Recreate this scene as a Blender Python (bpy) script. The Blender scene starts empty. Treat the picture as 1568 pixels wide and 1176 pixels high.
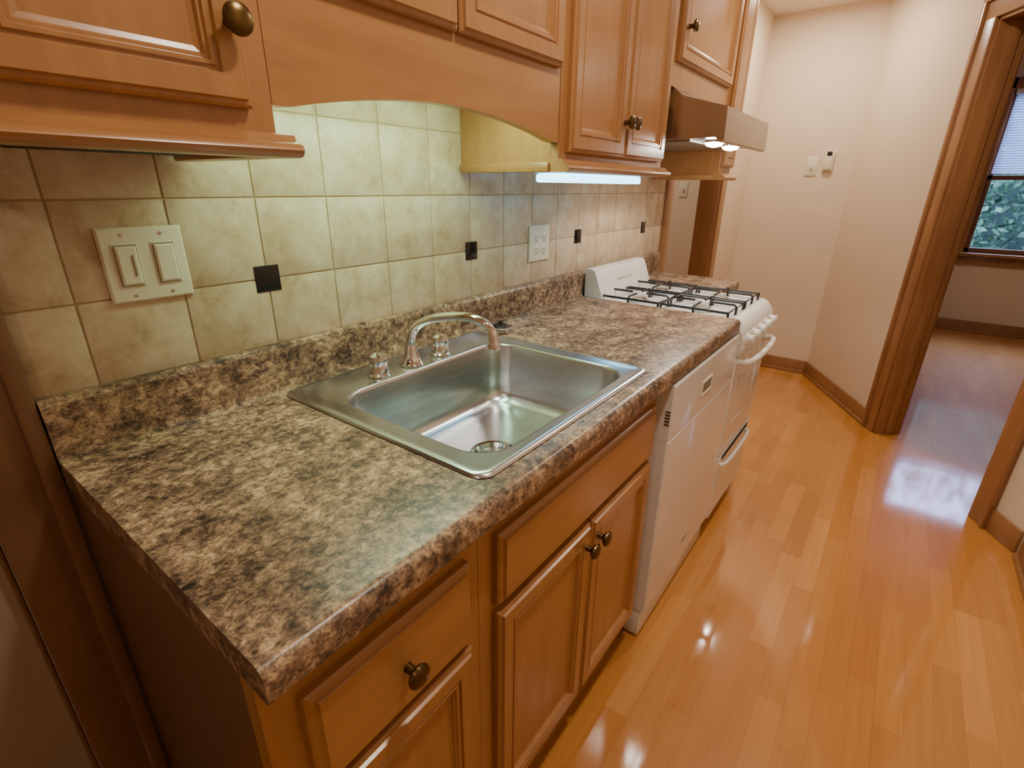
import bpy, bmesh, math, random
from mathutils import Vector, Matrix
random.seed(4)
S=bpy.context.scene
COL=S.collection

# ---------------------------------------------------------------- materials
def srgb(r,g,b):
    f=lambda c:((c/255)/12.92 if c/255<=.04045 else ((c/255+.055)/1.055)**2.4)
    return (f(r),f(g),f(b),1)
def base(name):
    m=bpy.data.materials.new(name); m.use_nodes=True
    nt=m.node_tree; b=nt.nodes['Principled BSDF']; return m,nt,b
def N(nt,t,**k):
    n=nt.nodes.new(t)
    for a,v in k.items(): setattr(n,a,v)
    return n
def L(nt,a,b): nt.links.new(a,b)
def ramp(nt,fac,stops,interp='LINEAR'):
    r=N(nt,'ShaderNodeValToRGB'); r.color_ramp.interpolation=interp
    e=r.color_ramp.elements
    e[0].position,e[0].color=stops[0]; e[1].position,e[1].color=stops[1]
    for p,c in stops[2:]:
        x=e.new(p); x.color=c
    L(nt,fac,r.inputs[0]); return r.outputs[0]
def coords(nt,scale=(1,1,1),loc=(0,0,0)):
    g=N(nt,'ShaderNodeNewGeometry'); m=N(nt,'ShaderNodeMapping')
    m.inputs['Scale'].default_value=scale; m.inputs['Location'].default_value=loc
    L(nt,g.outputs['Position'],m.inputs['Vector']); return m.outputs[0]
def noise(nt,vec,scale,detail=4,rough=.5,dist=0):
    n=N(nt,'ShaderNodeTexNoise'); n.inputs['Scale'].default_value=scale
    n.inputs['Detail'].default_value=detail; n.inputs['Roughness'].default_value=rough
    n.inputs['Distortion'].default_value=dist
    L(nt,vec,n.inputs['Vector']); return n.outputs['Fac']
def mix(nt,fac,a,b,mode='MIX'):
    m=N(nt,'ShaderNodeMix',data_type='RGBA',blend_type=mode)
    if isinstance(fac,(int,float)): m.inputs[0].default_value=fac
    else: L(nt,fac,m.inputs[0])
    for i,v in ((6,a),(7,b)):
        if isinstance(v,tuple): m.inputs[i].default_value=v
        else: L(nt,v,m.inputs[i])
    return m.outputs[2]
def bump(nt,b,h,s,d=.002):
    n=N(nt,'ShaderNodeBump'); n.inputs['Strength'].default_value=s; n.inputs['Distance'].default_value=d
    L(nt,h,n.inputs['Height']); L(nt,n.outputs[0],b.inputs['Normal'])
def plain(name,col,rough=.5,metal=0,var=.06,scale=8,coat=0,bmp=0):
    m,nt,b=base(name)
    v=coords(nt); n=noise(nt,v,scale)
    d=tuple(c*(1-var) for c in col[:3])+(1,); l=tuple(min(1,c*(1+var)) for c in col[:3])+(1,)
    L(nt,ramp(nt,n,[(.3,d),(.7,l)]),b.inputs['Base Color'])
    b.inputs['Roughness'].default_value=rough; b.inputs['Metallic'].default_value=metal
    b.inputs['Coat Weight'].default_value=coat
    if bmp: bump(nt,b,noise(nt,v,scale*20),bmp)
    return m
def emis(name,col,s):
    m,nt,b=base(name)
    b.inputs['Base Color'].default_value=col
    b.inputs['Emission Color'].default_value=col; b.inputs['Emission Strength'].default_value=s
    return m
def wood(name,dark,light,sc=(14,14,1.5),rough=.32):
    m,nt,b=base(name)
    v=coords(nt,sc); n=noise(nt,v,2.2,6,.6,.6)
    v2=coords(nt); n2=noise(nt,v2,3,2)
    c=ramp(nt,n,[(.25,dark),(.75,light)])
    c2=ramp(nt,n2,[(.3,(.86,.84,.82,1)),(.7,(1.0,1.0,1.0,1))])
    L(nt,mix(nt,1.0,c,c2,'MULTIPLY'),b.inputs['Base Color'])
    b.inputs['Roughness'].default_value=rough
    b.inputs['Coat Weight'].default_value=.25; b.inputs['Coat Roughness'].default_value=.2
    bump(nt,b,n,.06)
    return m
M_wood=wood('maple_cabinet_vertical',srgb(163,114,66),srgb(183,132,80))
M_woodh=wood('maple_cabinet_horizontal',srgb(163,114,66),srgb(183,132,80),(14,1.5,14))
M_woodd=wood('maple_endpanel_shaded',srgb(98,72,52),srgb(116,86,62))  # cabinet maple darkened: shade of the near end put into the colour
M_trim=wood('oak_trim',srgb(142,98,62),srgb(168,120,78))
M_trimd=wood('oak_trim_shaded',srgb(116,84,60),srgb(136,100,72))  # oak trim copy with the near doorway's dimness in its colour
M_wall=plain('painted_wall_cream',srgb(222,203,178),.75,var=.015,scale=2,bmp=.03)
M_wall2=plain('painted_wall_grey',srgb(218,196,166),.8,var=.015,scale=2)
M_ceil=plain('ceiling_paint',srgb(232,218,205),.85,var=.01,scale=2)
M_white=plain('white_enamel',srgb(226,222,216),.22,var=.01,coat=.4)
M_plast=plain('ivory_plastic',srgb(222,214,190),.35,var=.01)
M_black=plain('black_iron',srgb(28,27,28),.4,var=.1)
M_dark=plain('dark_slot',srgb(14,13,12),.7,var=.1)
M_chrome=plain('chrome',(.80,.81,.81,1),.08,1,var=.01)
M_brass=plain('antique_brass',srgb(104,84,52),.3,1,var=.25,scale=60)
M_steelh=plain('hood_steel',(.50,.46,.42,1),.25,1,var=.04)
M_door=plain('painted_door_tan',srgb(160,140,118),.5,var=.02)
M_glassbk=plain('accent_black_glass',srgb(22,20,20),.18,var=.3,scale=150)
# stainless
M_steel,nt,b=base('brushed_stainless')
v=coords(nt,(300,6,300)); n=noise(nt,v,1,3)
L(nt,ramp(nt,n,[(.3,(.52,.54,.56,1)),(.7,(.64,.66,.68,1))]),b.inputs['Base Color'])
b.inputs['Metallic'].default_value=1; b.inputs['Roughness'].default_value=.24
bump(nt,b,n,.04,.001)
# laminate
M_lam,nt,b=base('laminate_granite')
v=coords(nt,(1,.78,1))
n1=noise(nt,v,82,9,.72,.5); n2=noise(nt,v,15,5,.65,.4); n3=noise(nt,v,240,4,.65); n4=noise(nt,coords(nt,loc=(3,7,1)),58,7,.7,.6)
ad=N(nt,'ShaderNodeMath',operation='MULTIPLY_ADD'); L(nt,n2,ad.inputs[0]); ad.inputs[1].default_value=.6; L(nt,n1,ad.inputs[2])
c=ramp(nt,ad.outputs[0],[(.62,srgb(54,43,38)),(.70,srgb(90,71,58)),(.78,srgb(126,102,82)),(.86,srgb(160,132,104)),(.95,srgb(200,169,132)),(1.0,srgb(206,176,140))])
cg=ramp(nt,n4,[(.50,(1,1,1,1)),(.60,(.62,.60,.60,1))])
c3=ramp(nt,n3,[(.36,(.40,.36,.34,1)),(.47,(1,1,1,1))])
L(nt,mix(nt,.85,mix(nt,.8,c,cg,'MULTIPLY'),c3,'MULTIPLY'),b.inputs['Base Color'])
b.inputs['Roughness'].default_value=.3; b.inputs['Specular IOR Level'].default_value=.42
bump(nt,b,n3,.08,.001)
# tile
M_tile,nt,b=base('ceramic_tile')
v=coords(nt); n1=noise(nt,v,18,9,.75,.3); n2=noise(nt,v,90,3); n5=noise(nt,v,5,3)
c=ramp(nt,n1,[(.30,srgb(172,148,116)),(.43,srgb(196,174,144)),(.58,srgb(212,195,168)),(.74,srgb(224,211,190))])
c5=ramp(nt,n5,[(.35,(.92,.88,.83,1)),(.65,(1,1,1,1))])
g=N(nt,'ShaderNodeNewGeometry')
r=ramp(nt,g.outputs['Random Per Island'],[(0,(.92,.90,.88,1)),(1,(1,1,1,1))])
L(nt,mix(nt,1,mix(nt,1,c,c5,'MULTIPLY'),r,'MULTIPLY'),b.inputs['Base Color'])
b.inputs['Roughness'].default_value=.38; bump(nt,b,n2,.08,.001)
M_grout=plain('grout',srgb(178,156,120),.9,var=.05,scale=40)
# floor
M_floor,nt,b=base('maple_strip_floor')
g=N(nt,'ShaderNodeNewGeometry'); sp=N(nt,'ShaderNodeSeparateXYZ'); L(nt,g.outputs['Position'],sp.inputs[0])
def MA(op,a,bb=None,cc=None):
    m=N(nt,'ShaderNodeMath',operation=op)
    for i,v_ in enumerate((a,bb,cc)):
        if v_ is None: continue
        if isinstance(v_,(int,float)): m.inputs[i].default_value=v_
        else: L(nt,v_,m.inputs[i])
    return m.outputs[0]
xr=MA('DIVIDE',sp.outputs[0],.066); row=MA('FLOOR',xr); fx=MA('FRACT',xr)
wn=N(nt,'ShaderNodeTexWhiteNoise',noise_dimensions='1D'); L(nt,row,wn.inputs['W'])
yy=MA('ADD',MA('DIVIDE',sp.outputs[1],.52),MA('MULTIPLY',wn.outputs['Value'],9))
pl=MA('FLOOR',yy); fy=MA('FRACT',yy)
cx=N(nt,'ShaderNodeCombineXYZ'); L(nt,row,cx.inputs[0]); L(nt,pl,cx.inputs[1])
wn2=N(nt,'ShaderNodeTexWhiteNoise',noise_dimensions='3D'); L(nt,cx.outputs[0],wn2.inputs['Vector'])
c=ramp(nt,wn2.outputs['Value'],[(0,srgb(190,126,58)),(.5,srgb(197,133,64)),(.85,srgb(202,139,70)),(1,srgb(210,148,79))])
v=coords(nt,(30,1.4,1)); n=noise(nt,v,2,7,.65,.5)
c2=ramp(nt,n,[(.25,(.84,.80,.76,1)),(.68,(1,1,1,1))])
c=mix(nt,1,c,c2,'MULTIPLY')
e1=MA('LESS_THAN',fx,.022); e2=MA('LESS_THAN',fy,.004); e=MA('MAXIMUM',e1,e2)
c=mix(nt,MA('MULTIPLY',e,.32),c,srgb(120,66,30))
L(nt,c,b.inputs['Base Color']); b.inputs['Roughness'].default_value=.4; b.inputs['Specular IOR Level'].default_value=.2
b.inputs['Coat Weight'].default_value=1; b.inputs['Coat Roughness'].default_value=.075; b.inputs['Coat IOR'].default_value=1.6

# ---------------------------------------------------------------- geometry helpers
def empty(name,loc=(0,0,0)):
    o=bpy.data.objects.new(name,None); COL.objects.link(o); o.empty_display_size=.05; return o
def mk(name,verts,faces,mat,parent=None,ang=32,smooth=True):
    me=bpy.data.meshes.new(name); me.from_pydata([tuple(v) for v in verts],[],faces)
    bm=bmesh.new(); bm.from_mesh(me); bmesh.ops.recalc_face_normals(bm,faces=bm.faces); bm.to_mesh(me); bm.free()
    if smooth:
        me.shade_smooth(); me.set_sharp_from_angle(angle=math.radians(ang))
    me.materials.append(mat)
    o=bpy.data.objects.new(name,me); COL.objects.link(o)
    if parent: o.parent=parent
    return o
def boxes(name,lst,mat,parent=None,bev=0,xf=None,seg=2):
    bm=bmesh.new()
    for (x0,x1,y0,y1,z0,z1) in lst:
        r=bmesh.ops.create_cube(bm,size=1)
        for v in r['verts']:
            v.co=Vector(((x0+x1)/2+v.co.x*(x1-x0),(y0+y1)/2+v.co.y*(y1-y0),(z0+z1)/2+v.co.z*(z1-z0)))
    if bev: bmesh.ops.bevel(bm,geom=bm.edges[:]+bm.verts[:],offset=bev,segments=seg,affect='EDGES',profile=.5)
    if xf:
        for v in bm.verts: v.co=xf(v.co)
    bmesh.ops.recalc_face_normals(bm,faces=bm.faces)
    me=bpy.data.meshes.new(name); bm.to_mesh(me); bm.free()
    if bev: me.shade_smooth(); me.set_sharp_from_angle(angle=math.radians(40))
    me.materials.append(mat)
    o=bpy.data.objects.new(name,me); COL.objects.link(o)
    if parent: o.parent=parent
    return o
def box(name,x0,x1,y0,y1,z0,z1,mat,parent=None,bev=0,xf=None):
    return boxes(name,[(x0,x1,y0,y1,z0,z1)],mat,parent,bev,xf)
def extr(name,prof,y0,y1,mat,parent=None,ang=32):
    n=len(prof); V=[(x,y0,z) for x,z in prof]+[(x,y1,z) for x,z in prof]
    F=[(i,(i+1)%n,n+(i+1)%n,n+i) for i in range(n)]+[tuple(range(n)),tuple(range(n,2*n))]
    return mk(name,V,F,mat,parent,ang)
def bridge(loops,cap0=True,cap1=True):
    V=[];F=[];n=len(loops[0])
    for l in loops: V+=l
    for k in range(len(loops)-1):
        for i in range(n):
            j=(i+1)%n; F.append((k*n+i,k*n+j,(k+1)*n+j,(k+1)*n+i))
    if cap0: F.append(tuple(range(n)))
    if cap1: F.append(tuple(range((len(loops)-1)*n,len(loops)*n)))
    return V,F
def panel(name,y0,y1,z0,z1,xb,prof,mat,parent=None):
    loops=[]
    for ins,dx in prof:
        loops.append([(xb+dx,y0+ins,z0+ins),(xb+dx,y1-ins,z0+ins),(xb+dx,y1-ins,z1-ins),(xb+dx,y0+ins,z1-ins)])
    V,F=bridge(loops); return mk(name,V,F,mat,parent,20)
DOOR=[(0,0),(0,.011),(.003,.014),(.007,.015),(.009,.020),(.034,.020),(.036,.016),(.039,.016),(.041,.019),(.045,.019),(.047,.0155),(.050,.0155),(.052,.0115),(.058,.009)]
DRAW=[(0,0),(0,.010),(.003,.013),(.010,.015),(.013,.020),(.016,.020)]
def frame(ax):
    ax=Vector(ax).normalized(); t=Vector((0,0,1)) if abs(ax.z)<.9 else Vector((1,0,0))
    u=ax.cross(t).normalized(); w=ax.cross(u).normalized(); return ax,u,w
def lathe(name,loc,ax,prof,mat,parent=None,n=28,cap0=True,cap1=True,ang=35):
    ax,u,w=frame(ax); loc=Vector(loc); loops=[]
    for r,h in prof:
        loops.append([tuple(loc+ax*h+u*(r*math.cos(2*math.pi*i/n))+w*(r*math.sin(2*math.pi*i/n))) for i in range(n)])
    V,F=bridge(loops,cap0,cap1); return mk(name,V,F,mat,parent,ang)
def catmull(P,sub=8):
    P=[Vector(p) for p in P]; Q=[P[0]*2-P[1]]+P+[P[-1]*2-P[-2]]; out=[]
    for i in range(1,len(Q)-2):
        for k in range(sub):
            t=k/sub;a,b_,c_,d=Q[i-1],Q[i],Q[i+1],Q[i+2]
            out.append(.5*((2*b_)+(c_-a)*t+(2*a-5*b_+4*c_-d)*t*t+(3*b_-a-3*c_+d)*t**3))
    out.append(P[-1]); return out
def sweepdata(P,r,n=12):
    P=[Vector(p) for p in P]; R=r if isinstance(r,list) else [r]*len(P)
    loops=[]; u=None
    for i,p in enumerate(P):
        t=(P[min(i+1,len(P)-1)]-P[max(i-1,0)]).normalized()
        if u is None: _,u,_w=frame(t)
        u=(u-t*u.dot(t)).normalized(); w=t.cross(u)
        loops.append([tuple(p+u*(R[i]*math.cos(2*math.pi*k/n))+w*(R[i]*math.sin(2*math.pi*k/n))) for k in range(n)])
    return bridge(loops)
def sweep(name,P,r,mat,parent=None,n=14):
    V,F=sweepdata(P,r,n); return mk(name,V,F,mat,parent,50)
def multisweep(name,paths,r,mat,parent=None,n=8):
    V=[];F=[]
    for P in paths:
        v,f=sweepdata(P,r,n); k=len(V); V+=v; F+=[tuple(i+k for i in q) for q in f]
    return mk(name,V,F,mat,parent,50)
def rrect(x0,x1,y0,y1,r,z,k=8):
    pts=[]
    for cx_,cy_,a0 in ((x1-r,y1-r,0),(x0+r,y1-r,90),(x0+r,y0+r,180),(x1-r,y0+r,270)):
        for i in range(k+1):
            a=math.radians(a0+90*i/k); pts.append((cx_+r*math.cos(a),cy_+r*math.sin(a),z))
    return pts
def circ(cx_,cy_,r,z,k=8):
    pts=[]
    for a0 in (0,90,180,270):
        for i in range(k+1):
            a=math.radians(a0+ (90*(i+.0)/k)*.98+.9); pts.append((cx_+r*math.cos(a),cy_+r*math.sin(a),z))
    return pts
def knob(x,y,z,parent,name='knob'):
    lathe(name,(x,y,z),(1,0,0),[(.007,0),(.0065,.008),(.006,.012),(.010,.015),(.0155,.018),(.0175,.022),(.0165,.026),(.012,.029),(.004,.030)],M_brass,parent,24)

CEIL=2.40
# ---------------------------------------------------------------- shell
box('floor',-2.2,4.6,-1.7,6.82,-.06,0,M_floor)
box('ceiling',-2.2,4.6,-1.7,6.82,CEIL,CEIL+.08,M_ceil)
boxes('wall_left',[(-.12,0,-1.6,-.78,0,CEIL),(-.12,0,-.78,.034,2.03,CEIL),(-.12,0,.034,2.74,0,CEIL),(-.12,0,2.74,3.6,2.03,CEIL),(-.12,0,3.6,4.39,0,CEIL)],M_wall)
box('wall_back',0,.70,4.27,4.39,0,CEIL,M_wall)
box('wall_right',1.67,1.79,-1.6,2.47,0,CEIL,M_wall)
box('wall_front',-2.2,4.6,-1.7,-1.6,0,CEIL,M_wall)
P0=Vector((.655,4.27,0)); dd=Vector((.489,-.872,0)).normalized(); mm=Vector((-dd.y,dd.x,0))
def dx(c): return P0+dd*c.x+mm*c.y+Vector((0,0,c.z))
boxes('wall_diagonal',[(0,1.0,0,.12,0,CEIL),(1.0,1.82,0,.12,2.04,CEIL),(1.82,2.13,0,.12,0,CEIL)],M_wall,xf=dx)
# other rooms
boxes('wall_far',[(.7,1.52,6.70,6.82,0,CEIL),(2.35,4.6,6.70,6.82,0,CEIL),(1.52,2.35,6.70,6.82,0,.76),(1.52,2.35,6.70,6.82,2.16,CEIL)],M_wall2)
box('wall_far_left',.62,.74,4.39,6.82,0,CEIL,M_wall2)
box('wall_far_right',4.5,4.6,-1.6,6.7,0,CEIL,M_wall2)
box('wall_hall_back',-2.2,-.12,4.55,4.65,0,CEIL,M_wall)
box('wall_hall_left',-2.2,-2.1,-1.6,4.55,0,CEIL,M_wall)
box('wall_hall_side',-.12,.0,4.39,4.65,0,CEIL,M_wall)
# diag doorway trim
t=empty('trim_1')
def casing_d(s0,s1,outer):
    boxes('casing',[(s0,s1,-.018,0,0,2.13)],M_trim,t,.004,dx)
    a,b_=(s0,s0+.022) if outer=='l' else (s1-.022,s1)
    boxes('back_band',[(a,b_,-.030,0,0,2.13)],M_trim,t,.005,dx)
casing_d(.91,1.005,'l'); casing_d(1.815,1.91,'r')
boxes('head_casing',[(.91,1.91,-.019,0,2.035,2.13)],M_trim,t,.004,dx)
boxes('head_band',[(.91,1.91,-.031,0,2.108,2.132)],M_trim,t,.005,dx)
boxes('jambs',[(1.0,1.02,-.005,.125,0,2.04),(1.80,1.82,-.005,.125,0,2.04),(1.0,1.82,-.005,.125,2.02,2.04),(1.02,1.032,.045,.085,0,2.02),(1.788,1.80,.045,.085,0,2.02)],M_trim,t,.002,dx)
boxes('rear_casing',[(.92,1.01,.12,.138,0,2.12),(1.81,1.90,.12,.138,0,2.12)],M_trim,t,.004,dx)
boxes('baseboard_diagonal',[(0.0,.91,-.014,0,0,.10),(0.0,.91,-.024,0,0,.022)],M_trim,bev=.004,xf=dx)
boxes('baseboard_diagonal_end',[(1.91,2.06,-.014,0,0,.10)],M_trim,bev=.004,xf=dx)
boxes('baseboard_back',[(0,.665,4.256,4.27,0,.10),(0,.665,4.246,4.27,0,.022)],M_trim,bev=.004)
boxes('baseboard_right',[(1.656,1.67,-1.6,2.44,0,.10),(1.646,1.67,-1.6,2.44,0,.022)],M_trim,bev=.004)
boxes('baseboard_left',[(0,.014,3.70,4.256,0,.10)],M_trim,bev=.004)
boxes('baseboard_far',[(.74,4.5,6.686,6.70,0,.11),(.74,4.5,6.676,6.70,0,.022)],M_trim,bev=.004)
# left doorway (far)
t=empty('trim_2')
boxes('casing',[(0,.018,3.6,3.70,0,2.12),(0,.018,2.655,2.745,0,2.12),(0,.019,2.655,3.70,2.03,2.12)],M_trim,t,.004)
boxes('jambs',[(-.125,.005,3.585,3.602,0,2.03),(-.125,.005,2.738,2.755,0,2.03)],M_trim,t,.002)
# near door left
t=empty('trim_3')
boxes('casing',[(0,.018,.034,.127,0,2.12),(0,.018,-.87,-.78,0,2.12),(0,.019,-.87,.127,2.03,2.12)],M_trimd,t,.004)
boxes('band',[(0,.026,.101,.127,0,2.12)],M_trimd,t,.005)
t=empty('door_1')
panel('slab',-.775,.028,.01,2.025,-.05,[(0,0),(0,.034),(.003,.037),(.11,.037),(.12,.03),(.14,.03),(.15,.036),(.17,.036)],M_door,t)
lathe('handle',(-.013,-.71,.95),(1,0,0),[(.03,0),(.03,.006),(.012,.01),(.012,.035),(.026,.045),(.028,.06),(.015,.07)],M_brass,t)
# hall door leaf + switch
t=empty('door_2')
panel('leaf',0,.74,.01,2.02,0,[(0,0),(0,.034),(.003,.037),(.10,.037),(.11,.03),(.13,.03),(.14,.036)],M_white,t)
t.location=(-.40,4.545,0); t.rotation_euler=(0,0,math.radians(-62))
t=empty('light_switch')
boxes('plate',[(-.60,-.53,4.543,4.55,1.25,1.37)],M_plast,t,.002)
boxes('toggle',[(-.572,-.558,4.53,4.545,1.295,1.325)],M_plast,t,.002)
# window
t=empty('window_1')
boxes('casing',[(1.43,1.52,6.672,6.70,.70,2.25),(2.35,2.44,6.672,6.70,.70,2.25),(1.43,2.44,6.672,6.70,2.16,2.25),(1.40,2.47,6.63,6.71,.735,.765),(1.43,2.44,6.68,6.70,.65,.735)],M_trim,t,.005)
boxes('sash_frame',[(1.52,1.56,6.73,6.765,1.42,2.16),(2.31,2.35,6.73,6.765,1.42,2.16),(1.52,2.35,6.73,6.765,2.12,2.16),(1.52,2.35,6.73,6.765,1.42,1.46),
 (1.52,1.56,6.70,6.735,.76,1.46),(2.31,2.35,6.70,6.735,.76,1.46),(1.52,2.35,6.70,6.735,.76,.81),(1.52,2.35,6.70,6.735,1.42,1.46)],plain('sash_brown',srgb(112,70,50),.4),t,.004)
M_gl,nt,b=base('window_glass'); b.inputs['Base Color'].default_value=(1,1,1,1); b.inputs['Roughness'].default_value=0; b.inputs['Transmission Weight'].default_value=1; b.inputs['IOR'].default_value=1.01
boxes('glass',[(1.56,2.31,6.716,6.719,.81,1.43)],M_gl,t)
M_bl,nt,b=base('blind_slats')
d=N(nt,'ShaderNodeBsdfDiffuse'); d.inputs[0].default_value=srgb(215,220,240)
tr=N(nt,'ShaderNodeBsdfTranslucent'); tr.inputs[0].default_value=srgb(200,212,250)
mx=N(nt,'ShaderNodeMixShader'); mx.inputs[0].default_value=.8
L(nt,d.outputs[0],mx.inputs[1]); L(nt,tr.outputs[0],mx.inputs[2]); L(nt,mx.outputs[0],nt.nodes['Material Output'].inputs[0])
V=[];F=[]
z=1.475
while z<2.13:
    k=len(V); V+=[(1.54,6.690,z),(2.33,6.690,z),(2.33,6.702,z+.017),(1.54,6.702,z+.017)]; F.append((k,k+1,k+2,k+3)); z+=.021
mk('blind',V,F,M_bl,t,smooth=False)
boxes('blind_head',[(1.53,2.34,6.68,6.71,2.12,2.16)],M_white,t,.003)
# outdoors foliage
M_fol,nt,b=base('foliage')
v=coords(nt); n=noise(nt,v,14,8,.8)
L(nt,ramp(nt,n,[(.38,srgb(8,20,14)),(.50,srgb(22,54,32)),(.60,srgb(46,88,52)),(.7,srgb(84,120,90))]),b.inputs['Base Color']); b.inputs['Roughness'].default_value=.8
V=[];F=[]
for i in range(11000):
    cx_=random.uniform(-1,6.5); cz=random.uniform(-.05,3.4); cy=9.6+random.uniform(-.5,.7)
    a=Vector((random.gauss(0,1),random.gauss(0,1),random.gauss(0,1))).normalized(); bb=a.cross(Vector((random.gauss(0,1),1,random.gauss(0,1)))).normalized()
    s=random.uniform(.035,.085); c_=Vector((cx_,cy,cz)); k=len(V)
    V+=[c_-a*s,c_-bb*s*.5,c_+a*s,c_+bb*s*.5]; F.append((k,k+1,k+2,k+3))
mk('hedge_foliage',V,F,M_fol,None,smooth=False)
box('ground_outside',-6,10,6.83,14,-.3,-.1,plain('grass',srgb(40,56,40),.9,var=.3))
boxes('sky_block_boards',[(-6+i*.2,-6+i*.2+.199,10.7,10.74,-.1,3.3) for i in range(80)],plain('sky_block_dark',srgb(24,44,34),.9,var=.2))  # added dark boards behind the hedge, block bright sky from floor reflections

# ---------------------------------------------------------------- backsplash
t=empty('tile_backsplash')
box('grout_bed',.0005,.0062,.125,2.655,.90,1.60,M_grout,t)
py=.157; lst=[]
ys=[.527+py*i for i in range(-3,15)]; zs=[.99,1.145,1.30,1.455,1.61]
acc=[(.527+py*4*i,1.145) for i in range(0,4)]
for i in range(len(ys)-1):
    for j in range(4):
        y0=max(ys[i]+.0014,.126); y1=min(ys[i+1]-.0014,2.654)
        if y1-y0<.01: continue
        lst.append((.002,.0085,y0,y1,zs[j]+.0014,min(zs[j+1]-.0014,1.60)))
boxes('tiles',lst,M_tile,t,.0013)
boxes('accent_tiles',[(.006,.0100,y-.026,y+.026,z-.026,z+.026) for y,z in acc],M_glassbk,t,.001)
# ---------------------------------------------------------------- countertop
ZB=.866
def ctfront(x1=.650):
    fr=[(x1-.004,ZB),(x1,ZB+.004)]
    for i in range(7):
        a=math.radians(90*i/6); fr.append((x1-.016+.016*math.cos(a),.894+.016*math.sin(a)))
    return fr
sp_=[(.040,.91),(.034,.912),(.031,.918),(.030,.93),(.030,1.0),(.027,1.006),(.020,1.01),(.0095,1.01)]
full=[(0.0095,ZB)]+ctfront()+sp_
back=[(0.0095,ZB),(.062,ZB),(.062,.91)]+sp_
front=[(.594,ZB)]+ctfront()+[(.594,.91)]
t=empty('kitchen_countertop')
extr('slab_near',full,.128,.505,M_lam,t,25)
extr('slab_behind_sink',back,.505,1.115,M_lam,t,25)
extr('slab_front_sink',front,.505,1.115,M_lam,t,25)
extr('slab_far',full,1.115,1.805,M_lam,t,25)
extr('slab_end',[(0.0095,ZB)]+ctfront(.44)+sp_,2.325,2.62,M_lam,t,25)
# ---------------------------------------------------------------- sink
t=empty('kitchen_sink')
X0,X1,Y0,Y1=.048,.607,.493,1.127
bx0,bx1,by0,by1=.165,.572,.545,1.078
def ins(a,r,z): return rrect(X0+a,X1-a,Y0+a,Y1-a,r,z)
def bi(a,r,z): return rrect(bx0+a,bx1-a,by0+a,by1-a,r,z)
loops=[ins(.004,.026,.9105),ins(0,.030,.9115),ins(.002,.029,.9145),ins(.006,.026,.9165),ins(.016,.022,.9165),ins(.021,.02,.9145),
 bi(-.006,.075,.9145),bi(-.002,.072,.9135),bi(0,.07,.911),bi(.002,.068,.905),bi(.008,.066,.80),bi(.012,.064,.775),bi(.020,.06,.758),bi(.032,.055,.748),bi(.05,.05,.744),
 circ(.37,.81,.055,.7425),circ(.37,.81,.052,.7385),circ(.37,.81,.045,.735),circ(.37,.81,.040,.722),circ(.37,.81,.030,.720)]
V,F=bridge(loops,False,True); mk('basin',V,F,M_steel,t,50)
lathe('drain_ring',(.37,.81,.7405),(0,0,1),[(.046,0),(.056,0),(.0575,.002),(.053,.0045),(.046,.003),(.042,-.006)],M_chrome,t,36,False,False)
lathe('strainer',(.37,.81,.7215),(0,0,1),[(.038,0),(.038,.003),(.012,.003),(.010,.010),(.004,.012)],M_steelh,t,32)
hol=[]
for i in range(12):
    a=2*math.pi*i/12; hx,hy=.37+.026*math.cos(a),.81+.026*math.sin(a); hol.append((hx-.0035,hx+.0035,hy-.0035,hy+.0035,.7245,.7250))
boxes('strainer_holes',hol,M_dark,t)
# ---------------------------------------------------------------- faucet
t=empty('kitchen_faucet')
zb=.9150
for i,yb in enumerate((.69,.89)):
    lathe('handle_%d'%i,(.128,yb,zb),(0,0,1),[(.027,0),(.027,.004),(.023,.008),(.0215,.020),(.020,.026),(.022,.029),(.0225,.040),(.020,.048),(.012,.054),(.003,.056)],M_chrome,t,28)
    P=catmull([(.130,yb,zb+.046),(.142,yb-.004,zb+.050),(.156,yb-.008,zb+.052)],6)
    sweep('lever_%d'%i,P,[.010-.003*k/len(P) for k in range(len(P))],M_chrome,t,12)
lathe('spout_base',(.128,.79,zb),(0,0,1),[(.030,0),(.030,.004),(.025,.010),(.019,.022),(.0155,.036),(.0125,.050)],M_chrome,t,28)
P=catmull([(.128,.79,zb+.035),(.131,.791,zb+.068),(.150,.795,zb+.098),(.190,.803,zb+.120),(.240,.814,zb+.132),(.290,.824,zb+.136),(.325,.832,zb+.127),(.345,.836,zb+.108),(.350,.837,zb+.086)],8)
n_=len(P); sweep('spout',P,[.0105 if k<n_-9 else .011+.002*(k-(n_-9))/9 for k in range(n_)],M_chrome,t,18)
lathe('aerator',(.350,.837,zb+.088),(0,0,-1),[(.0125,0),(.0145,.004),(.0145,.018),(.012,.020),(.011,.016)],M_chrome,t,24)
t=empty('sink_strainer_cup')
lathe('cup',(.112,1.165,.9105),(0,0,1),[(.022,0),(.026,.010),(.036,.016),(.038,.020),(.034,.021),(.024,.014),(.020,.006)],M_chrome,t,28)
lathe('stopper',(.112,1.165,.925),(0,0,1),[(.020,0),(.025,.004),(.022,.010),(.008,.012),(.007,.022),(.003,.023)],M_black,t,24)
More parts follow.
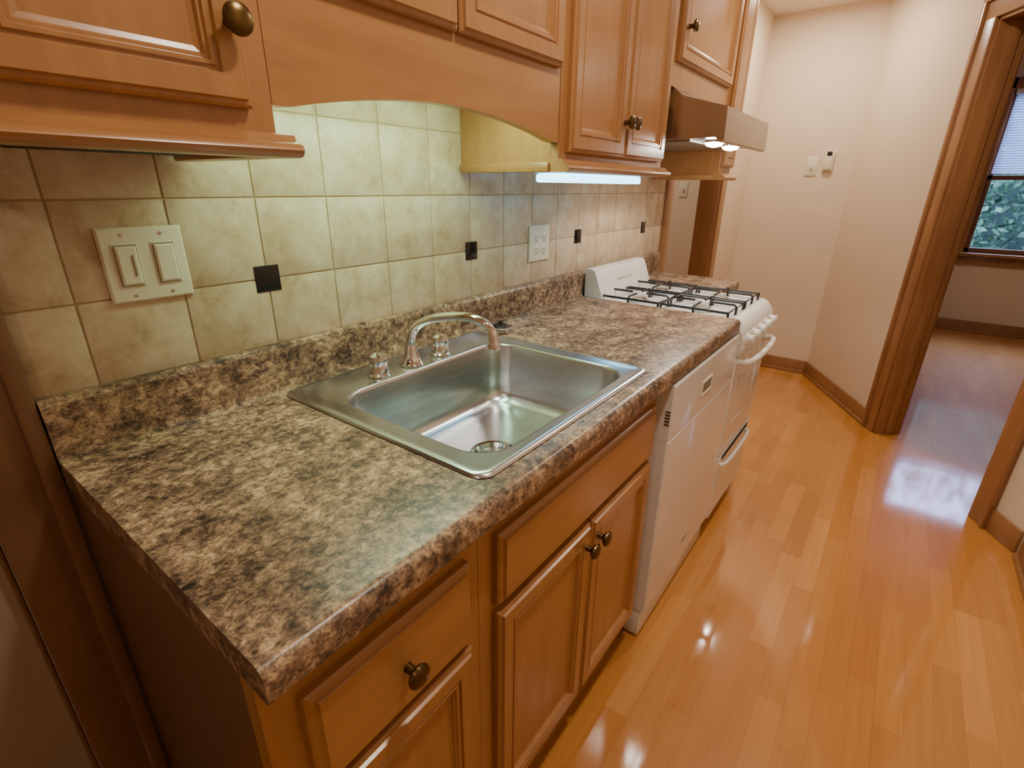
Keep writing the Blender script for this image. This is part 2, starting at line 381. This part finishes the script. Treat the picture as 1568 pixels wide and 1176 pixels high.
# ---------------------------------------------------------------- base cabinets
def basecab(name,y0,y1,xf=.607):
    t=empty(name)
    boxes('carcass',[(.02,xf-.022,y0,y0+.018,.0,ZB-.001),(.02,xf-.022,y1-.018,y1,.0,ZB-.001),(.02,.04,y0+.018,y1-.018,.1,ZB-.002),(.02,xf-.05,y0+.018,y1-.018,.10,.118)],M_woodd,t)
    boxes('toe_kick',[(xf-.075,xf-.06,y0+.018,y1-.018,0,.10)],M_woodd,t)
    return t
t=basecab('base_drawer_cabinet',.130,.470)
boxes('face_frame',[(.585,.611,.130,.183,.10,ZB-.001),(.585,.611,.432,.471,.10,ZB-.001),(.585,.611,.183,.432,.80,ZB-.001),(.585,.611,.183,.432,.63,.667),(.585,.611,.183,.432,.10,.14)],M_wood,t)
panel('drawer_front',.170,.440,.655,.808,.611,DRAW,M_woodh,t)
panel('door',.170,.440,.128,.642,.611,DOOR,M_wood,t)
knob(.631,.305,.732,t)
t=basecab('sink_base_cabinet',.472,1.175)
boxes('face_frame',[(.585,.611,.472,.515,.10,ZB-.001),(.585,.611,1.14,1.175,.10,ZB-.001),(.585,.611,.515,1.14,.80,ZB-.001),(.585,.611,.515,1.14,.63,.68),(.585,.611,.515,1.14,.10,.14),(.585,.611,.81,.85,.14,.64)],M_wood,t)
panel('false_front',.508,1.155,.668,.812,.611,DRAW,M_woodh,t)
panel('door_a',.508,.829,.128,.650,.611,DOOR,M_wood,t)
panel('door_b',.834,1.155,.128,.650,.611,DOOR,M_wood,t)
knob(.631,.805,.60,t); knob(.631,.858,.60,t,'knob_b')
t=basecab('end_base_cabinet',2.33,2.60,.40)
boxes('face_frame',[(.378,.40,2.33,2.60,.10,ZB-.001)],M_wood,t)
panel('door',2.35,2.59,.128,.83,.40,DOOR[:7],M_wood,t)
# ---------------------------------------------------------------- upper cabinets
def rail(y0,y1,t,rl=False,rr=False,x=.32):
    p=[(x-.0205,1.358),(x+.025,1.358),(x+.032,1.361),(x+.035,1.367),(x+.032,1.373),(x+.022,1.377),(x+.018,1.379),(x+.014,1.386),(x,1.389),(x-.0205,1.389)]
    extr('light_rail',p,y0-(.012 if rl else .0015),y1+(.018 if rr else .0005),M_woodh,t,50)
    for flag,ya,yb in ((rl,y0-.012,y0+.02),(rr,y1-.02,y1+.018)):
        if flag: boxes('rail_return',[(.03,x-.0215,ya,yb,1.358,1.377)],M_woodh,t,.004)
TOP=2.20
def uppercab(t,y0,y1,zb_,zf):
    boxes('carcass',[(.01,.299,y0,y0+.018,zb_,TOP),(.01,.299,y1-.018,y1,zb_,TOP),(.01,.299,y0+.018,y1-.018,zf,zf+.014),(.01,.299,y0+.018,y1-.018,TOP-.02,TOP)],M_wood,t)
t=empty('upper_cabinet')
uppercab(t,.10,.41,1.375,1.388)
boxes('face_frame',[(.30,.32,.10,.41,1.378,1.43),(.30,.32,.10,.14,1.43,TOP),(.30,.32,.365,.41,1.43,TOP)],M_wood,t)
rail(.10,.41,t,False,True)
panel('door',.112,.378,1.413,TOP-.03,.32,DOOR,M_wood,t)
knob(.34,.360,1.50,t)
t=empty('under_cabinet_light')
boxes('housing_unlit',[(.14,.20,.16,.36,1.362,1.387)],M_dark,t,.004)
t=empty('over_sink_cabinet')
boxes('carcass',[(.01,.297,.412,1.118,1.555,1.575),(.01,.297,.412,1.118,TOP-.02,TOP),(.01,.03,.412,1.118,1.575,TOP)],M_wood,t)
boxes('face_frame',[(.30,.32,.412,.45,1.601,TOP),(.30,.32,1.08,1.118,1.601,TOP),(.30,.32,.75,.785,1.601,TOP)],M_wood,t)
V=[];n_=40
for i in range(n_+1):
    u=i/n_; y=.411+.708*u; zb_=1.422
    if .04<u<.96: zb_+=.038*math.sin(math.pi*(u-.04)/.92)**.85
    V+=[(.298,y,zb_),(.32,y,zb_),(.32,y,1.601),(.298,y,1.601)]
F=[]
for i in range(n_):
    for a in range(4):
        b_=(a+1)%4; F.append((i*4+a,i*4+b_,(i+1)*4+b_,(i+1)*4+a))
F+=[(0,1,2,3),(n_*4,n_*4+1,n_*4+2,n_*4+3)]
mk('arched_valance',V,F,M_woodh,t,25)
panel('door_a',.425,.764,1.572,TOP-.03,.32,DOOR,M_wood,t)
panel('door_b',.768,1.107,1.572,TOP-.03,.32,DOOR,M_wood,t)
t=empty('upper_cabinet')
uppercab(t,1.12,1.76,1.358,1.388)
boxes('face_frame',[(.30,.322,1.12,1.76,1.378,1.42),(.30,.322,1.12,1.155,1.42,TOP),(.30,.322,1.725,1.76,1.42,TOP),(.30,.322,1.42,1.46,1.42,TOP)],M_wood,t)
rail(1.12,1.76,t,False,True)
boxes('rail_side',[(.012,.2985,1.110,1.1215,1.3575,1.380)],M_woodh,t,.003)
panel('door_a',1.148,1.441,1.403,TOP-.03,.322,DOOR,M_wood,t)
panel('door_b',1.445,1.738,1.403,TOP-.03,.322,DOOR,M_wood,t)
knob(.342,1.425,1.49,t); knob(.342,1.462,1.49,t,'knob_b')
t=empty('under_cabinet_light')
boxes('housing',[(.205,.285,1.17,1.735,1.357,1.387)],M_white,t,.004)
boxes('tube_lens',[(.215,.275,1.18,1.725,1.335,1.356)],emis('tube_cool',(.28,.72,1,1),6.5),t,.006)
t=empty('valance_fluorescent_light')
boxes('housing',[(.18,.27,.47,1.06,1.525,1.554)],M_white,t,.004)
boxes('tube_lens',[(.19,.26,.48,1.05,1.508,1.524)],emis('tube_green',(.62,1,.66,1),27),t,.004)
# hood cabinet
t=empty('hood_cabinet')
uppercab(t,1.762,2.42,1.63,1.63)
boxes('face_frame',[(.30,.32,1.762,2.42,1.63,1.71),(.30,.32,1.762,1.81,1.71,TOP),(.30,.32,2.36,2.42,1.71,TOP)],M_wood,t)
panel('door',1.795,2.385,1.700,TOP-.03,.32,DOOR,M_wood,t)
knob(.34,1.83,1.795,t)
t=empty('upper_end_cabinet')
uppercab(t,2.422,2.60,1.375,1.388)
boxes('face_frame',[(.30,.32,2.422,2.60,1.378,TOP)],M_wood,t)
rail(2.422,2.60,t,True,False)
panel('door',2.435,2.590,1.41,TOP-.03,.32,DOOR[:9],M_wood,t)
# ---------------------------------------------------------------- range hood
t=empty('range_hood')
hp=[(.012,1.628),(.325,1.628),(.36,1.60),(.505,1.560),(.508,1.465),(.495,1.460),(.48,1.475),(.012,1.475)]
extr('hood_shell',hp,1.79,2.36,M_steelh,t,20)
boxes('filter',[(.06,.38,1.85,2.32,1.470,1.476)],plain('hood_filter',(.35,.33,.30,1),.35,1,var=.3,scale=200),t)
M_hl=emis('hood_bulb',(1,.96,.9,1),80)
for i,y in enumerate((1.92,2.12)):
    lathe('lamp_ring_%d'%i,(.44,y,1.478),(0,0,-1),[(.040,0),(.040,.008),(.034,.010),(.032,.006)],M_chrome,t,24)
    lathe('lamp_%d'%i,(.44,y,1.476),(0,0,-1),[(.030,0),(.030,.010),(.024,.018),(.008,.022)],M_hl,t,20)
    ld=bpy.data.lights.new('hood_spot','SPOT'); ld.energy=5; ld.color=(1,.92,.8); ld.spot_size=2.4; ld.shadow_soft_size=.02
    lo=bpy.data.objects.new('hood_spot_%d'%i,ld); COL.objects.link(lo); lo.location=(.44,y,1.435); lo.parent=t
# ---------------------------------------------------------------- gas stove
t=empty('gas_stove')
ya,yb=1.812,2.312
boxes('body',[(.035,.635,ya,yb,.05,.86)],M_white,t,.004)
boxes('feet',[(.08,.12,ya+.03,ya+.07,0,.05),(.56,.60,ya+.03,ya+.07,0,.05),(.08,.12,yb-.07,yb-.03,0,.05),(.56,.60,yb-.07,yb-.03,0,.05)],M_black,t)
cp=[(.035,.845),(.58,.845),(.58,.775),(.648,.775),(.662,.783),(.667,.82),(.661,.852),(.641,.880),(.627,.892),(.612,.897),(.600,.894),(.592,.888),(.105,.888),(.095,.894),(.035,.896)]
extr('cooktop',cp,ya,yb,M_white,t,40)
boxes('cooktop_rim',[(.09,.605,ya,ya+.014,.882,.899),(.09,.605,yb-.014,yb,.882,.899)],M_white,t,.004)
bp=[(.035,.89),(.115,.89),(.112,.92),(.098,.955),(.085,.99),(.076,1.010),(.062,1.019),(.035,1.019)]
extr('backguard',bp,ya+.006,yb-.006,M_white,t,50)
boxes('backguard_vents',[(.094,.1015,y,y+.009,.962,.969) for y in [1.99+.016*i for i in range(9)]],M_plast,t)
M_alu=plain('burner_alu',(.55,.55,.53,1),.35,1)
hy=.107; hxx=.122; ym=(ya+yb)/2
burn=[(.22,ym-.120),(.22,ym+.120),(.475,ym-.120),(.475,ym+.120)]
for i,(x,y) in enumerate(burn):
    lathe('drip_pan_%d'%i,(x,y,.888),(0,0,1),[(.098,0),(.098,.003),(.090,.003),(.06,.0012),(.045,.002)],M_white,t,36)
    lathe('burner_%d'%i,(x,y,.890),(0,0,1),[(.038,0),(.040,.008),(.034,.012),(.030,.013),(.028,.018),(.010,.019)],M_alu,t,28)
paths=[]
for (x,y) in burn:
    zz=.918
    paths.append([(x-hxx,y-hy,zz),(x+hxx,y-hy,zz),(x+hxx,y+hy,zz),(x-hxx,y+hy,zz),(x-hxx,y-hy,zz)])
    for sx,sy in ((1,0),(-1,0),(0,1),(0,-1)):
        h=hxx if sx else hy
        paths.append([(x+sx*h,y+sy*h,zz-.03),(x+sx*h,y+sy*h,zz+.002),(x+sx*(h-.008),y+sy*(h-.008),zz+.010),(x+sx*.03,y+sy*.03,zz+.010)])
    for sx in(-1,1):
        for sy in(-1,1): paths.append([(x+sx*hxx,y+sy*hy,zz),(x+sx*hxx,y+sy*hy,.890)])
multisweep('grates',paths,.0044,M_black,t,8)
for i in range(5):
    y=ya+.065+i*.093
    lathe('knob_%d'%i,(.661,y,.826),(1,0,.12),[(.023,0),(.023,.006),(.018,.010),(.016,.024),(.012,.027),(.003,.027)],M_white,t,24)
    boxes('knob_grip_%d'%i,[(.683,.692,y-.004,y+.004,.813,.846)],M_white,t,.0015)
panel('oven_door',ya+.006,yb-.006,.375,.768,.625,[(0,0),(0,.024),(.006,.03),(.10,.03),(.104,.027),(.12,.027)],M_white,t)
panel('drawer',ya+.006,yb-.006,.09,.365,.625,[(0,0),(0,.024),(.006,.03)],M_white,t)
P=catmull([(.653,ya+.04,.745),(.680,ya+.045,.748),(.697,ya+.10,.75),(.703,ym,.75),(.697,yb-.10,.75),(.680,yb-.045,.748),(.653,yb-.04,.745)],8)
sweep('oven_handle',P,.012,M_white,t,14)
P=catmull([(.653,ya+.05,.315),(.671,ya+.09,.322),(.677,ym,.328),(.671,yb-.09,.322),(.653,yb-.05,.315)],8)
sweep('drawer_handle',P,.008,M_white,t,12)
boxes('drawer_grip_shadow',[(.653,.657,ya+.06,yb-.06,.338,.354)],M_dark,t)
# ---------------------------------------------------------------- dishwasher
t=empty('dishwasher')
da,db=1.182,1.800
boxes('tub',[(.05,.60,da,db,.05,ZB-.003)],M_white,t,.003)
boxes('feet',[(.10,.14,da+.04,da+.08,0,.05),(.5,.54,da+.04,da+.08,0,.05),(.10,.14,db-.08,db-.04,0,.05),(.5,.54,db-.08,db-.04,0,.05)],M_black,t)
panel('door',da+.003,db-.003,.115,.7005,.60,[(0,0),(0,.050),(.004,.055),(.02,.056)],M_white,t)
panel('control_panel',da+.003,db-.003,.7010,.861,.60,[(0,0),(0,.052),(.003,.055),(.02,.056)],M_white,t)
panel('latch_surround',1.42,1.515,.755,.800,.656,[(0,0),(0,.003),(.003,.004),(.006,.001)],M_plast,t)
boxes('latch',[(.655,.6585,1.43,1.505,.765,.790)],plain('latch_grey',srgb(120,116,110),.4),t,.001)
boxes('side_vents',[(.638,.651,da+.0015,da+.0035,.750+i*.009,.753+i*.009) for i in range(5)],M_dark,t)
boxes('kick_panel',[(.56,.640,da+.006,db-.006,.012,.112)],M_white,t,.004)
boxes('badge',[(.6555,.6575,1.47,1.52,.20,.208)],plain('badge_grey',srgb(130,130,130),.4),t)
# ---------------------------------------------------------------- switch + outlet + wall devices
t=empty('light_switch')
panel('plate',.260,.384,1.137,1.257,.0100,[(0,0),(0,.003),(.003,.006),(.006,.0065)],M_plast,t)
M_gap=plain('plate_gap',srgb(150,140,116),.6)
for i,y in enumerate((.294,.350)):
    panel('rocker_frame_%d'%i,y-.0185,y+.0185,1.162,1.232,.0165,[(0,0),(0,.001),(.001,.0015)],M_plast,t)
    panel('rocker_%d'%i,y-.015,y+.015,1.166,1.228,.0177,[(0,0),(0,.0028),(.003,.0045)],M_plast,t)
    boxes('gap_%d'%i,[(.0163,.0183,y-.0168,y+.0168,1.1635,1.2305)],M_gap,t)
    for z in (1.148,1.246): lathe('screw',(.0162,y,z),(1,0,0),[(.003,0),(.003,.001),(.001,.0015)],M_steelh,t,10)
boxes('slider',[(.021,.024,.300,.302,1.180,1.214)],M_gap,t)
t=empty('electrical_outlet')
panel('plate',1.448,1.570,1.080,1.200,.0100,[(0,0),(0,.003),(.003,.006),(.006,.0065)],M_plast,t)
sl=[]
for y in (1.485,1.533):
    for z in (1.118,1.160):
        lathe('receptacle',(.0163,y,z),(1,0,0),[(.017,0),(.017,.001),(.0155,.002),(.002,.002)],M_plast,t,20)
        sl+=[(.018,.0187,y-.0075,y-.0055,z-.002,z+.007),(.018,.0187,y+.0055,y+.0075,z-.002,z+.007),(.018,.0187,y-.002,y+.002,z-.011,z-.007)]
boxes('slots',sl,M_dark,t)
t=empty('thermostat')
boxes('body',[(.475,.535,4.248,4.27,1.44,1.56)],M_plast,t,.004)
boxes('cradle',[(.485,.525,4.238,4.25,1.45,1.545)],M_plast,t,.003)
boxes('screen',[(.49,.52,4.236,4.24,1.535,1.56)],M_black,t,.001)
t=empty('light_switch')
boxes('plate',[(.372,.442,4.264,4.27,1.41,1.53)],M_plast,t,.002)
boxes('toggle',[(.40,.414,4.252,4.265,1.455,1.485)],M_plast,t,.002)
# ---------------------------------------------------------------- ceiling lights
M_dome=emis('frosted_dome',(1,.9,.76,1),90)
def ceil_light(x,y,e,r=.07,col=(1,.88,.73)):
    t=empty('ceiling_light')
    lathe('trim_ring',(x,y,CEIL),(0,0,-1),[(r+.02,0),(r+.02,.004),(r+.004,.010),(r,.006)],M_white,t,32)
    lathe('bulb_lens',(x,y,CEIL-.005),(0,0,-1),[(.045,0),(.045,.006),(.030,.014),(.006,.018)],M_dome,t,24)
    ld=bpy.data.lights.new('lamp','AREA'); ld.shape='DISK'; ld.size=2*r; ld.energy=e; ld.color=col
    lo=bpy.data.objects.new('lamp',ld); COL.objects.link(lo); lo.location=(x,y,CEIL-.025); lo.parent=t
ceil_light(.40,3.72,11.5)
ceil_light(.95,2.35,11)
ceil_light(1.0,.75,11.5)
ceil_light(.9,-.8,2)  # added lamp behind the camera, lifts the near door
ceil_light(-1.1,3.7,12)  # added lamp out of view, there to light the hall
ceil_light(2.6,5.0,9)  # added lamp, brightens the far room; no lit fixture known there
# world
w=bpy.data.worlds.new('dusk_sky'); S.world=w; w.use_nodes=True
bg=w.node_tree.nodes['Background']; bg.inputs[0].default_value=(.42,.56,1,1); bg.inputs[1].default_value=36
# ---------------------------------------------------------------- camera
cd=bpy.data.cameras.new('camera'); cam=bpy.data.objects.new('camera',cd); COL.objects.link(cam)
cd.sensor_width=36; cd.lens=36*769.5/1568; cd.clip_start=.02
X=Vector((.7992,.6008,.0095)).normalized(); Z=Vector((.5562,-.7457,.3667)).normalized(); Y=Z.cross(X).normalized(); X=Y.cross(Z)
R=Matrix((X,Y,Z)).transposed().to_4x4()
cam.matrix_world=Matrix.Translation((1.026,0,1.3255))@R
S.camera=cam
